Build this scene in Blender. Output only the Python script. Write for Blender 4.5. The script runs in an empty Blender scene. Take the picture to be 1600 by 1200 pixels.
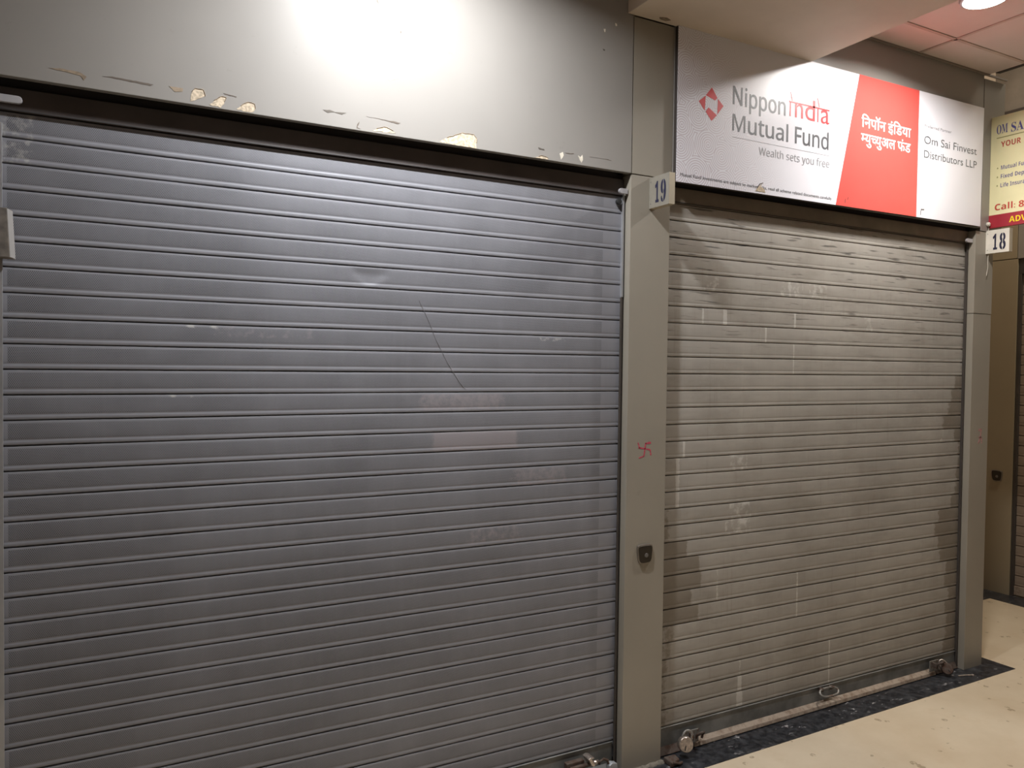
import bpy, bmesh, math, random
from mathutils import Vector, Matrix, noise

random.seed(7)
SC = bpy.context.scene
COL = SC.collection
H = 1.775                      # eye height above the mean floor; heights below are written relative to the eye


def Z(r):
    return r + H


# ------------------------------------------------------------------ camera
yaw, pitch, roll = math.radians(28.122), math.radians(-1.4226), math.radians(0.7038)
cy, sy, cp, sp = math.cos(yaw), math.sin(yaw), math.cos(pitch), math.sin(pitch)
fw = Vector((sy * cp, cy * cp, sp))
rt0 = Vector((cy, -sy, 0))
up0 = rt0.cross(fw)
rt = math.cos(roll) * rt0 + math.sin(roll) * up0
up = -math.sin(roll) * rt0 + math.cos(roll) * up0
cam_data = bpy.data.cameras.new('camera')
cam_data.sensor_width = 36
cam_data.lens = 36 * 1217.5 / 1600
cam_data.clip_start = 0.05
cam = bpy.data.objects.new('camera', cam_data)
M = Matrix((rt, up, -fw)).transposed().to_4x4()
M.translation = Vector((0, -2.7957, H))
cam.matrix_world = M
COL.objects.link(cam)
SC.camera = cam

# ------------------------------------------------------------------ world, lights, exposure
SC.view_settings.view_transform = 'Standard'
SC.view_settings.look = 'None'
SC.view_settings.gamma = 1
SC.view_settings.use_curve_mapping = False
SC.view_settings.exposure = 0.0
w = bpy.data.worlds.new('world')
SC.world = w
w.use_nodes = True
w.node_tree.nodes['Background'].inputs[0].default_value = (1.0, 0.9, 0.8, 1)
w.node_tree.nodes['Background'].inputs[1].default_value = 0.01

LAMP_COOL = (0.95, 0.97, 1.0)
LAMP_WARM = (1.0, 0.965, 0.925)


def disk(name, loc, size, power, col, spread=158):
    d = bpy.data.lights.new(name, 'AREA')
    d.shape = 'DISK'
    d.size = size
    d.energy = power
    d.color = col
    d.spread = math.radians(spread)          # recessed lamps cut off towards the horizontal
    o = bpy.data.objects.new(name, d)
    o.location = loc
    COL.objects.link(o)
    return o


ZC = 1.715                                   # main ceiling
LIGHTS = [(0.97, -0.62, ZC - 0.018, 55, LAMP_COOL), (3.595, -0.62, ZC - 0.018, 31, LAMP_WARM),
          (0.97, -3.3, ZC - 0.018, 7, LAMP_COOL), (3.595, -3.3, ZC - 0.018, 7, LAMP_WARM)]  # rear pair: unseen lamps added behind the camera as front fill
for (lx, ly, lz, pw, lc) in LIGHTS:
    disk('downlight_and_fill', (lx, ly, Z(lz) - 0.006), 0.14, pw, lc)
disk('downlight_and_fill', (5.75, -0.30, Z(2.88)), 0.3, 40, (1.0, 0.9, 0.74))


# ------------------------------------------------------------------ helpers
def tag(o, label=None, cat=None, group=None, kind=None):
    if label:
        o['label'] = label
    if cat:
        o['category'] = cat
    if group:
        o['group'] = group
    if kind:
        o['kind'] = kind
    return o


def empty(name, loc, label, cat, group=None, kind=None):
    o = bpy.data.objects.new(name, None)
    o.empty_display_size = 0.05
    o.location = loc
    COL.objects.link(o)
    return tag(o, label, cat, group, kind)


class MB:
    """collects vertices and faces in world coordinates and links them as one mesh object"""

    def __init__(self):
        self.v, self.f = [], []

    def add(self, vs, fs):
        n = len(self.v)
        self.v += [tuple(p) for p in vs]
        self.f += [tuple(i + n for i in q) for q in fs]
        return self

    def box(self, a, b, floor=False):
        (x0, y0, z0), (x1, y1, z1) = a, b
        zl, zr = (zf(x0), zf(x1)) if floor else (z0, z0)
        self.add([(x0, y0, zl), (x1, y0, zr), (x1, y1, zr), (x0, y1, zl), (x0, y0, z1), (x1, y0, z1), (x1, y1, z1), (x0, y1, z1)],
                 [(0, 3, 2, 1), (4, 5, 6, 7), (0, 1, 5, 4), (1, 2, 6, 5), (2, 3, 7, 6), (3, 0, 4, 7)])
        return self

    def prism(self, pts, d):
        """closed polygon pts (3-D) extruded by vector d"""
        n = len(pts)
        d = Vector(d)
        a = [Vector(p) for p in pts]
        vs = a + [p + d for p in a]
        fs = [tuple(reversed(range(n))), tuple(range(n, 2 * n))] + [(i, (i + 1) % n, n + (i + 1) % n, n + i) for i in range(n)]
        return self.add(vs, fs)

    def tube(self, pts, r, n=10, closed=False):
        pts = [Vector(p) for p in pts]
        m = len(pts)
        rings = []
        prev = None
        for i, p in enumerate(pts):
            if closed:
                t = (pts[(i + 1) % m] - pts[i - 1]).normalized()
            else:
                t = (pts[min(i + 1, m - 1)] - pts[max(i - 1, 0)]).normalized()
            if prev is None:
                ref = Vector((0, 0, 1)) if abs(t.z) < 0.9 else Vector((1, 0, 0))
                u = t.cross(ref).normalized()
            else:
                u = (prev - t * prev.dot(t)).normalized()
            prev = u
            v = t.cross(u)
            rr = r[i] if isinstance(r, (list, tuple)) else r
            rings.append([p + rr * (math.cos(a) * u + math.sin(a) * v) for a in [2 * math.pi * k / n for k in range(n)]])
        vs = [q for ring in rings for q in ring]
        fs = []
        for i in range(m if closed else m - 1):
            j = (i + 1) % m
            for k in range(n):
                fs.append((i * n + k, i * n + (k + 1) % n, j * n + (k + 1) % n, j * n + k))
        if not closed:
            fs += [tuple(reversed(range(n))), tuple(range((m - 1) * n, m * n))]
        return self.add(vs, fs)

    def lathe(self, prof, origin, axis, n=28):
        """prof: list of (radius, height along axis)"""
        ax = Vector(axis).normalized()
        ref = Vector((0, 0, 1)) if abs(ax.z) < 0.9 else Vector((1, 0, 0))
        u = ax.cross(ref).normalized()
        v = ax.cross(u)
        o = Vector(origin)
        vs, fs = [], []
        for (r, h) in prof:
            for k in range(n):
                a = 2 * math.pi * k / n
                vs.append(o + ax * h + r * (math.cos(a) * u + math.sin(a) * v))
        for i in range(len(prof) - 1):
            for k in range(n):
                fs.append((i * n + k, i * n + (k + 1) % n, (i + 1) * n + (k + 1) % n, (i + 1) * n + k))
        fs += [tuple(reversed(range(n))), tuple(range((len(prof) - 1) * n, len(prof) * n))]
        return self.add(vs, fs)

    def build(self, name, mat, parent=None, bevel=0.0, smooth=False, seg=2):
        me = bpy.data.meshes.new(name)
        me.from_pydata(self.v, [], self.f)
        bm = bmesh.new()
        bm.from_mesh(me)
        bmesh.ops.recalc_face_normals(bm, faces=bm.faces)
        bm.to_mesh(me)
        bm.free()
        o = bpy.data.objects.new(name, me)
        COL.objects.link(o)
        if mat:
            me.materials.append(mat)
        if smooth:
            for p in me.polygons:
                p.use_smooth = True
            me.set_sharp_from_angle(angle=math.radians(38))
        if bevel:
            b = o.modifiers.new('bevel', 'BEVEL')
            b.width = bevel
            b.segments = seg
            b.limit_method = 'ANGLE'
        if parent is not None:
            # keep the world-space coordinates under a parent that only translates
            o.parent = parent
            loc = Vector((0, 0, 0))
            q = parent
            while q is not None:
                loc += q.location
                q = q.parent
            o.location = -loc if not any(c.type == 'MESH' for c in [parent]) else -loc
        return o


def zf(x):
    """finished floor level: it falls very slightly towards the camera's end of the passage"""
    return Z(-1.787 + 0.0108 * (x - 2.25))


# ------------------------------------------------------------------ materials
def new_mat(name):
    m = bpy.data.materials.new(name)
    m.use_nodes = True
    nt = m.node_tree
    return m, nt, nt.nodes['Principled BSDF']


def nd(nt, typ, **kw):
    n = nt.nodes.new(typ)
    for k, v in kw.items():
        if k in n.inputs:
            n.inputs[k].default_value = v
        else:
            setattr(n, k, v)
    return n


def coords(nt, scale=(1, 1, 1)):
    g = nt.nodes.new('ShaderNodeNewGeometry')
    mp = nt.nodes.new('ShaderNodeMapping')
    mp.inputs['Scale'].default_value = scale
    nt.links.new(g.outputs['Position'], mp.inputs['Vector'])
    return mp.outputs['Vector']


def ramp(nt, src, p0, p1, c0=(0, 0, 0, 1), c1=(1, 1, 1, 1)):
    r = nt.nodes.new('ShaderNodeValToRGB')
    r.color_ramp.elements[0].position = p0
    r.color_ramp.elements[1].position = p1
    r.color_ramp.elements[0].color = c0
    r.color_ramp.elements[1].color = c1
    nt.links.new(src, r.inputs[0])
    return r.outputs[0]


def mix(nt, fac, a, b, typ='MIX'):
    m = nt.nodes.new('ShaderNodeMix')
    m.data_type = 'RGBA'
    m.blend_type = typ
    for sock, val in ((m.inputs[0], fac), (m.inputs[6], a), (m.inputs[7], b)):
        if isinstance(val, (int, float)):
            sock.default_value = val
        elif isinstance(val, tuple):
            sock.default_value = val if len(val) == 4 else val + (1,)
        else:
            nt.links.new(val, sock)
    return m.outputs[2]


def math_n(nt, op, a, b=None, clamp=False):
    m = nt.nodes.new('ShaderNodeMath')
    m.operation = op
    m.use_clamp = clamp
    for i, val in enumerate((a, b)):
        if val is None:
            continue
        if isinstance(val, (int, float)):
            m.inputs[i].default_value = val
        else:
            nt.links.new(val, m.inputs[i])
    return m.outputs[0]


def noise_tex(nt, vec, scale, detail=4, rough=0.55):
    n = nt.nodes.new('ShaderNodeTexNoise')
    n.inputs['Scale'].default_value = scale
    n.inputs['Detail'].default_value = detail
    n.inputs['Roughness'].default_value = rough
    nt.links.new(vec, n.inputs['Vector'])
    return n.outputs['Fac']


def simple(name, col, rough=0.5, metal=0.0, var=0.12, scale=6.0, spec=0.5):
    m, nt, b = new_mat(name)
    f = noise_tex(nt, coords(nt), scale)
    c = tuple(col)
    dk = tuple(x * (1 - var) for x in c)
    lt = tuple(min(1, x * (1 + var)) for x in c)
    nt.links.new(mix(nt, ramp(nt, f, 0.35, 0.65), dk, lt), b.inputs['Base Color'])
    b.inputs['Roughness'].default_value = rough
    b.inputs['Metallic'].default_value = metal
    b.inputs['Specular IOR Level'].default_value = spec
    return m


def rust_mat(name, base, rust, rough=0.6, metal=0.5, lo=0.45, hi=0.6, scale=40):
    m, nt, b = new_mat(name)
    f = ramp(nt, noise_tex(nt, coords(nt), scale, 6, 0.65), lo, hi)
    nt.links.new(mix(nt, f, base, rust), b.inputs['Base Color'])
    b.inputs['Roughness'].default_value = rough
    inv = math_n(nt, 'SUBTRACT', 1.0, f)
    nt.links.new(math_n(nt, 'MULTIPLY', inv, metal), b.inputs['Metallic'])
    return m


def laminate(name, col, rough):
    m, nt, b = new_mat(name)
    v = coords(nt)
    big = noise_tex(nt, v, 1.6, 3)
    fine = noise_tex(nt, v, 60, 4)
    spots = ramp(nt, noise_tex(nt, v, 14, 5, 0.7), 0.66, 0.72)
    c = mix(nt, ramp(nt, big, 0.3, 0.7), tuple(x * 0.93 for x in col), tuple(x * 1.06 for x in col))
    c = mix(nt, math_n(nt, 'MULTIPLY', spots, 0.25), c, tuple(x * 0.72 for x in col))
    nt.links.new(c, b.inputs['Base Color'])
    r = math_n(nt, 'ADD', math_n(nt, 'MULTIPLY', fine, 0.03), rough - 0.015)
    nt.links.new(r, b.inputs['Roughness'])
    return m


M_FASCIA = laminate('greige laminate', (0.27, 0.253, 0.232), 0.32)
M_PILLAR = laminate('greige pillar laminate', (0.29, 0.262, 0.216), 0.42)
M_OLIVE = laminate('warm lit pillar laminate', (0.30, 0.25, 0.17), 0.45)  # pillar laminate with the warm passage light tinted into its colour
M_EDGE = simple('dark edge and hollow shade', (0.05, 0.04, 0.035), 0.7)  # near-black; also paints the shaded hollow and recess by the passage
M_CHIP = {'tan': simple('bare chipboard', (0.50, 0.41, 0.30), 0.9, var=0.3, scale=120),
          'brown': simple('brown scuff', (0.25, 0.19, 0.13), 0.8, var=0.25, scale=90),
          'thin': simple('dark score line', (0.12, 0.095, 0.075), 0.8),
          'dark': simple('dark scuff', (0.10, 0.085, 0.07), 0.8),
          'pale': simple('pale chip', (0.72, 0.66, 0.55), 0.9, var=0.15, scale=90)}
M_LINTEL_DARK = simple('dark brown painted steel', (0.062, 0.050, 0.046), 0.5, var=0.2, scale=4)
M_LINTEL_WARM = simple('brown painted steel', (0.19, 0.155, 0.12), 0.5, var=0.18, scale=5)
M_LIP_SHADE = simple('dark lip and recess shade', (0.034, 0.029, 0.028), 0.6)  # near-black; also paints the shadow in the recess over the headers
M_GUIDE = simple('galvanised guide', (0.42, 0.42, 0.43), 0.42, 0.6)
M_GUIDE_DARK = simple('near black guide', (0.055, 0.045, 0.038), 0.75)
M_RUBBER = simple('black rubber', (0.02, 0.02, 0.02), 0.7)
M_TAB = simple('pale steel tab', (0.40, 0.39, 0.40), 0.45, 0.2)
M_WHITE = simple('white sign vinyl', (0.80, 0.80, 0.86), 0.35, var=0.02)
M_PLATE = simple('painted number plate', (0.70, 0.66, 0.58), 0.55, var=0.06, scale=20)
M_PLATE_DIM = simple('dimmed number plate', (0.23, 0.21, 0.172), 0.55, var=0.06, scale=20)  # same plate paint, dimmer light put into the colour against the strong lamp
M_PLATE_EDGE = simple('beige plate edge', (0.45, 0.39, 0.29), 0.6)
M_NAVY = simple('navy paint', (0.016, 0.016, 0.045), 0.6)
M_RED = simple('red vinyl', (0.74, 0.10, 0.085), 0.35, var=0.03)
M_LOGO = simple('crimson print', (0.62, 0.03, 0.035), 0.4)
M_GREY = simple('dark grey print', (0.10, 0.105, 0.115), 0.4)
M_LGREY = simple('light grey print', (0.30, 0.30, 0.32), 0.4)
M_WTEXT = simple('white print', (0.95, 0.93, 0.92), 0.4, var=0.01)
M_CREAM = simple('pale yellow vinyl', (0.80, 0.75, 0.45), 0.4, var=0.03)
M_MAROON = simple('maroon vinyl', (0.36, 0.025, 0.04), 0.4)
M_YELLOW = simple('yellow print', (0.90, 0.66, 0.02), 0.4)
M_BLUE = simple('violet blue print', (0.085, 0.08, 0.27), 0.4)
M_BRICKRED = simple('brick red print', (0.50, 0.065, 0.045), 0.4)
M_OLIVEINK = simple('olive print', (0.30, 0.28, 0.10), 0.4)
M_KUMKUM = simple('faded red paint', (0.48, 0.06, 0.10), 0.8, var=0.35, scale=160)
M_KUMKUM_PALE = simple('washed out red paint', (0.40, 0.20, 0.19), 0.8, var=0.2, scale=120)
M_SMUDGE = simple('brown hand grime', (0.27, 0.22, 0.15), 0.7, var=0.2, scale=60)
M_LOCKPLATE = simple('dark bronze lock cover', (0.045, 0.037, 0.028), 0.4, 0.5)
M_LOCKRIM = simple('bright lock rim', (0.30, 0.27, 0.24), 0.3, 0.8)
M_STEEL = simple('scratched steel', (0.55, 0.48, 0.43), 0.32, 0.85, var=0.25, scale=90)
M_GREYSTEEL = simple('grey cast metal', (0.36, 0.38, 0.40), 0.5, 0.4, var=0.2, scale=60)
M_RUST = rust_mat('rusted iron', (0.11, 0.085, 0.07), (0.065, 0.032, 0.02), 0.75, 0.3)
M_RUSTSTEEL = rust_mat('worn galvanised iron', (0.27, 0.26, 0.24), (0.12, 0.06, 0.03), 0.5, 0.6, 0.5, 0.62, 60)
M_FLANGE = rust_mat('dusty flange', (0.33, 0.265, 0.205), (0.19, 0.13, 0.09), 0.8, 0.0, 0.45, 0.68, 30)
M_DIM = simple('grey brown wall paint', (0.22, 0.19, 0.16), 0.8)
M_PLASTER = simple('tan plaster', (0.50, 0.40, 0.31), 0.85, var=0.1, scale=3)
M_BEAM = simple('warm off white paint', (0.62, 0.53, 0.43), 0.7, var=0.06, scale=3)
M_TILE = simple('pinkish ceiling tile', (0.66, 0.56, 0.52), 0.85, var=0.05, scale=2)  # pink of the warm bounced light put into the tile colour
M_GRID = simple('ceiling grid bar', (0.50, 0.39, 0.34), 0.6)
M_BLOCK_F = simple('weathered brown block face', (0.15, 0.13, 0.11), 0.8, var=0.3, scale=25)
M_CORD = simple('pale cord', (0.62, 0.58, 0.5), 0.8)
M_BOLT = simple('grey clip', (0.12, 0.11, 0.10), 0.5)
M_MORTAR = simple('old cement smear', (0.17, 0.15, 0.12), 0.9, var=0.3, scale=50)


def shutter_mat(name, col, dusty, perforated, rough, metal):
    m, nt, b = new_mat(name)
    v = coords(nt)
    g = nt.nodes.new('ShaderNodeNewGeometry')
    sx = nt.nodes.new('ShaderNodeSeparateXYZ')
    nt.links.new(g.outputs['Position'], sx.inputs[0])
    X, Yc, Zc = sx.outputs
    big = noise_tex(nt, v, 1.7, 4, 0.6)
    vs = coords(nt, (3.0, 1.0, 22.0))
    streak = noise_tex(nt, vs, 1.5, 5, 0.6)
    vert = noise_tex(nt, coords(nt, (26.0, 1.0, 1.4)), 1.0, 4, 0.6)
    c = mix(nt, ramp(nt, big, 0.3, 0.7), tuple(x * 0.90 for x in col), tuple(min(1, x * 1.10) for x in col))
    c = mix(nt, math_n(nt, 'MULTIPLY', ramp(nt, streak, 0.42, 0.72), 0.35 if dusty else 0.22), c, tuple(x * (0.72 if dusty else 0.8) for x in col))
    c = mix(nt, math_n(nt, 'MULTIPLY', ramp(nt, vert, 0.5, 0.8), 0.3), c, tuple(min(1, x * 1.22) for x in col))
    if perforated:
        # staggered round punch holes in the flat middle of every slat
        P = 0.0775
        hole = 0.0050
        row = math_n(nt, 'DIVIDE', Zc, hole * 0.866)
        rown = math_n(nt, 'FLOOR', row)
        rowf = math_n(nt, 'SUBTRACT', math_n(nt, 'FRACT', row), 0.5)
        par = math_n(nt, 'MULTIPLY', math_n(nt, 'MODULO', math_n(nt, 'ADD', rown, 1000.0), 2.0), 0.5)
        colf = math_n(nt, 'SUBTRACT', math_n(nt, 'FRACT', math_n(nt, 'ADD', math_n(nt, 'DIVIDE', math_n(nt, 'ADD', X, 10.0), hole), par)), 0.5)
        d2 = math_n(nt, 'ADD', math_n(nt, 'MULTIPLY', colf, colf), math_n(nt, 'MULTIPLY', math_n(nt, 'MULTIPLY', rowf, rowf), 0.75))
        dot = math_n(nt, 'LESS_THAN', d2, 0.335 ** 2)
        # distance below the joint line above (joints at Z(0.6645) - j P)
        dj = math_n(nt, 'MODULO', math_n(nt, 'ADD', math_n(nt, 'SUBTRACT', Z(0.6645), Zc), 10 * P), P)
        band = math_n(nt, 'MULTIPLY', math_n(nt, 'GREATER_THAN', dj, 0.009), math_n(nt, 'LESS_THAN', dj, 0.058))
        inx = math_n(nt, 'MULTIPLY', math_n(nt, 'GREATER_THAN', X, -0.235), math_n(nt, 'LESS_THAN', X, 1.93))
        # many holes are clogged with paint and dust further along and low down
        clog = ramp(nt, math_n(nt, 'ADD', noise_tex(nt, v, 2.2, 4, 0.6), math_n(nt, 'MULTIPLY', X, 0.10)), 0.42, 0.78, (1, 1, 1, 1), (0.45, 0.45, 0.45, 1))
        msk = math_n(nt, 'MULTIPLY', math_n(nt, 'MULTIPLY', math_n(nt, 'MULTIPLY', dot, band), inx), clog)
        c = mix(nt, math_n(nt, 'MULTIPLY', msk, 0.9), c, (0.012, 0.012, 0.013))
    else:
        # short dark rub marks left by the roll on the upper slats
        rub = noise_tex(nt, coords(nt, (5.0, 1.0, 70.0)), 1.0, 3, 0.5)
        up_m = ramp(nt, math_n(nt, 'DIVIDE', Zc, 3.0), 0.56, 0.72)
        c = mix(nt, math_n(nt, 'MULTIPLY', math_n(nt, 'MULTIPLY', ramp(nt, rub, 0.605, 0.67), up_m), 0.8), c, (0.06, 0.055, 0.05))
        grime = ramp(nt, noise_tex(nt, coords(nt, (2.6, 1, 5.0)), 1.0, 6, 0.7), 0.48, 0.66)
        c = mix(nt, math_n(nt, 'MULTIPLY', grime, 0.32), c, (0.17, 0.145, 0.11))
        runs = ramp(nt, noise_tex(nt, coords(nt, (34, 1, 2.2)), 1.0, 5, 0.65), 0.58, 0.74)
        c = mix(nt, math_n(nt, 'MULTIPLY', runs, 0.28), c, (0.15, 0.12, 0.085))
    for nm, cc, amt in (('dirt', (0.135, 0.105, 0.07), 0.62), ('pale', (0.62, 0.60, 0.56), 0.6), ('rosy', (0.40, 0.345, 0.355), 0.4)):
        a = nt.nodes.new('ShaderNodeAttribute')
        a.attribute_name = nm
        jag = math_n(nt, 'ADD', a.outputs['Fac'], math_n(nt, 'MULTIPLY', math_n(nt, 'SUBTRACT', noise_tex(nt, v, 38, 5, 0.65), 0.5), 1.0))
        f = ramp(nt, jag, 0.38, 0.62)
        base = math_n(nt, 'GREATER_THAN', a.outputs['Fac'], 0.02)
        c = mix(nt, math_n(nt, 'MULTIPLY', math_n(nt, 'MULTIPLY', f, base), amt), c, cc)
    nt.links.new(c, b.inputs['Base Color'])
    b.inputs['Roughness'].default_value = rough
    b.inputs['Metallic'].default_value = metal
    bp = nt.nodes.new('ShaderNodeBump')
    bp.inputs['Strength'].default_value = 0.10
    bp.inputs['Distance'].default_value = 0.004
    nt.links.new(noise_tex(nt, coords(nt, (5, 1, 9)), 1.0, 3), bp.inputs['Height'])
    nt.links.new(bp.outputs[0], b.inputs['Normal'])
    return m


M_SH_L = shutter_mat('perforated grey slats', (0.255, 0.255, 0.278), False, True, 0.5, 0.15)
M_SH_R = shutter_mat('dusty grey beige slats', (0.35, 0.325, 0.29), True, False, 0.6, 0.05)
M_SH_F = shutter_mat('brown grey slats', (0.30, 0.24, 0.19), True, False, 0.55, 0.1)
M_BAR = simple('grey bottom rail', (0.20, 0.20, 0.19), 0.5, 0.3, var=0.3, scale=7)


def swirl_sign():
    m, nt, b = new_mat('white vinyl with ringed print')
    g = nt.nodes.new('ShaderNodeNewGeometry')
    sx = nt.nodes.new('ShaderNodeSeparateXYZ')
    nt.links.new(g.outputs['Position'], sx.inputs[0])
    cb = nt.nodes.new('ShaderNodeCombineXYZ')
    nt.links.new(sx.outputs[0], cb.inputs[0])
    nt.links.new(sx.outputs[2], cb.inputs[1])
    vo = nt.nodes.new('ShaderNodeTexVoronoi')
    vo.voronoi_dimensions = '2D'
    vo.inputs['Scale'].default_value = 8.5
    vo.inputs['Randomness'].default_value = 0.8
    nt.links.new(cb.outputs[0], vo.inputs['Vector'])
    rings = math_n(nt, 'SINE', math_n(nt, 'MULTIPLY', vo.outputs['Distance'], 70.0))
    line = ramp(nt, math_n(nt, 'ADD', math_n(nt, 'MULTIPLY', rings, 0.5), 0.5), 0.35, 0.95)
    fade = ramp(nt, math_n(nt, 'SUBTRACT', math_n(nt, 'ADD', sx.outputs[0], math_n(nt, 'MULTIPLY', math_n(nt, 'SUBTRACT', Z(1.15), sx.outputs[2]), -0.55)), 2.2), 0.1, 0.62, (1, 1, 1, 1), (0, 0, 0, 1))
    c = mix(nt, math_n(nt, 'MULTIPLY', math_n(nt, 'MULTIPLY', line, fade), 0.75), (0.80, 0.80, 0.86), (0.48, 0.40, 0.45))
    nt.links.new(c, b.inputs['Base Color'])
    b.inputs['Roughness'].default_value = 0.32
    return m


M_SWIRL = swirl_sign()


def floor_mat():
    m, nt, b = new_mat('cream marble floor')
    v = coords(nt)
    f = noise_tex(nt, v, 2.2, 6, 0.6)
    c = mix(nt, ramp(nt, f, 0.3, 0.7), (0.54, 0.435, 0.305), (0.65, 0.55, 0.41))
    st = ramp(nt, noise_tex(nt, v, 5.0, 5, 0.7), 0.56, 0.74)
    c = mix(nt, math_n(nt, 'MULTIPLY', st, 0.35), c, (0.50, 0.37, 0.22))
    vo = nt.nodes.new('ShaderNodeTexVoronoi')
    vo.inputs['Scale'].default_value = 13
    nt.links.new(v, vo.inputs['Vector'])
    sz = noise_tex(nt, v, 9, 2)
    spot = math_n(nt, 'LESS_THAN', vo.outputs['Distance'], math_n(nt, 'MULTIPLY', math_n(nt, 'SUBTRACT', sz, 0.37), 0.9))
    jag = ramp(nt, noise_tex(nt, v, 60, 4), 0.42, 0.5)
    c = mix(nt, math_n(nt, 'MULTIPLY', math_n(nt, 'MULTIPLY', spot, jag), 0.6), c, (0.22, 0.16, 0.09))
    nt.links.new(c, b.inputs['Base Color'])
    b.inputs['Roughness'].default_value = 0.3
    return m


def granite_mat():
    m, nt, b = new_mat('black granite with pale smears')
    v = coords(nt)
    c = mix(nt, ramp(nt, noise_tex(nt, v, 30, 5), 0.4, 0.7), (0.012, 0.013, 0.016), (0.05, 0.052, 0.058))
    s1 = ramp(nt, noise_tex(nt, coords(nt, (16, 34, 16)), 1.0, 5, 0.7), 0.60, 0.66)
    s2 = ramp(nt, noise_tex(nt, v, 6, 3), 0.47, 0.6)
    c = mix(nt, math_n(nt, 'MULTIPLY', math_n(nt, 'MULTIPLY', s1, s2), 0.9), c, (0.50, 0.48, 0.48))
    nt.links.new(c, b.inputs['Base Color'])
    b.inputs['Roughness'].default_value = 0.33
    return m


M_FLOOR = floor_mat()
M_GRANITE = granite_mat()
m, nt, b = new_mat('lit diffuser')
b.inputs['Base Color'].default_value = (0.9, 0.9, 0.9, 1)
b.inputs['Emission Color'].default_value = (1, 0.96, 0.9, 1)
b.inputs['Emission Strength'].default_value = 14
M_GLOW = m


# ------------------------------------------------------------------ the setting
def structure(mb, name, mat, bevel=0.0):
    o = mb.build(name, mat, None, bevel)
    o['kind'] = 'structure'
    return o


FX0, FX1, FY0, FY1 = -3.0, 6.4, -4.6, 1.1
fl = MB()
fl.add([(FX0, FY0, zf(FX0)), (FX1, FY0, zf(FX1)), (FX1, FY1, zf(FX1)), (FX0, FY1, zf(FX0)),
        (FX0, FY0, -0.25), (FX1, FY0, -0.25), (FX1, FY1, -0.25), (FX0, FY1, -0.25)],
       [(0, 1, 2, 3), (7, 6, 5, 4), (0, 4, 5, 1), (1, 5, 6, 2), (2, 6, 7, 3), (3, 7, 4, 0)])
structure(fl, 'floor', M_FLOOR)


def strip(x0, x1, y0, y1, t=0.0015):
    s = MB()
    s.add([(x0, y0, zf(x0) + t), (x1, y0, zf(x1) + t), (x1, y1, zf(x1) + t), (x0, y1, zf(x0) + t),
           (x0, y0, zf(x0) - 0.03), (x1, y0, zf(x1) - 0.03), (x1, y1, zf(x1) - 0.03), (x0, y1, zf(x0) - 0.03)],
          [(0, 1, 2, 3), (7, 6, 5, 4), (0, 4, 5, 1), (1, 5, 6, 2), (2, 6, 7, 3), (3, 7, 4, 0)])
    return s


structure(strip(-2.9, 4.79, -0.186, 0.06), 'trim_1', M_GRANITE)
structure(strip(6.045, 6.27, -4.4, 0.95), 'trim_2', M_GRANITE)
structure(strip(4.70, 6.045, 0.70, 0.95), 'trim_3', M_GRANITE)

# solid wall carrying the shopfronts; dark behind the shutters, so nothing shows through the joints
structure(MB().box((-3.0, 0.09, -0.1), (4.492, 0.20, Z(2.9))), 'wall_back', M_PLASTER)
structure(MB().box((-3.1, -4.6, -0.1), (-3.0, 0.2, Z(ZC))), 'wall_left', M_DIM)
structure(MB().box((-3.1, -4.7, -0.1), (6.5, -4.6, Z(2.9))), 'wall_front', M_DIM)
structure(MB().box((-3.0, -0.055, -0.1), (-0.275, 0.09, Z(0.82))), 'wall_side', M_PILLAR)
# side passage: return wall and the facing wall
structure(MB().box((4.495, 0.092, -0.1), (4.66, 0.93, Z(2.9))), 'wall_return', M_PLASTER)
structure(MB().box((4.495, 0.932, -0.1), (6.5, 1.05, Z(2.9))), 'wall_recess', M_PLASTER)
structure(MB().box((6.33, -4.6, -0.1), (6.5, 0.93, Z(2.9))), 'wall_right', M_DIM)

# ceilings
structure(MB().box((-3.0, -4.6, Z(ZC)), (4.57, 0.09, Z(ZC) + 0.03)), 'ceiling', M_TILE)
structure(MB().box((4.62, -4.6, Z(2.9)), (6.5, 1.05, Z(2.95))), 'ceiling_passage', M_PLASTER)
gb = MB()
for gx in (3.93, 3.93 - 0.6 * 2, 3.93 - 0.6 * 3, 3.93 - 0.6 * 4, 3.93 - 0.6 * 5, 3.93 - 0.6 * 6, 3.93 - 0.6 * 7, 4.53):
    if gx > 3.1 and gx < 4.5 or gx < 1.95:
        gb.box((gx - 0.009, -4.55, Z(ZC) - 0.005), (gx + 0.009, -0.06, Z(ZC) + 0.002))
for k in range(8):
    gy = -0.272 - 0.6 * k
    for (xa, xb) in ((-2.95, 1.99), (3.10, 4.57)):
        gb.box((xa, gy - 0.009, Z(ZC) - 0.005), (xb, gy + 0.009, Z(ZC) + 0.002))
structure(gb, 'trim_4', M_GRID)
structure(MB().box((3.10, -0.074, Z(ZC) - 0.010), (4.742, -0.062, Z(ZC) - 0.001)), 'trim_5', simple('grey wall angle', (0.24, 0.20, 0.17), 0.7))
# ragged near-black strip standing in for the shaded hollow where the ceiling stops
ed = MB()
pts = []
for i in range(26):
    pts.append((4.575 + 0.012 * noise.noise(Vector((i * 0.7, 1, 2))), -0.1 - i * 0.17))
for i in range(25):
    (xa, ya), (xb, yb) = pts[i], pts[i + 1]
    dz = 0.05 * abs(noise.noise(Vector((i * 0.9, 5, 2))))
    ed.prism([(xa, ya, Z(ZC) - 0.002), (xb, yb, Z(ZC) - 0.002), (xb + 0.045 + dz * 1.6, yb, Z(ZC) + 0.004 - dz), (xa + 0.045 + dz * 1.6, ya, Z(ZC) + 0.004 - dz)], (0, 0, 0.05))
structure(ed, 'trim_6', M_EDGE)
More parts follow.
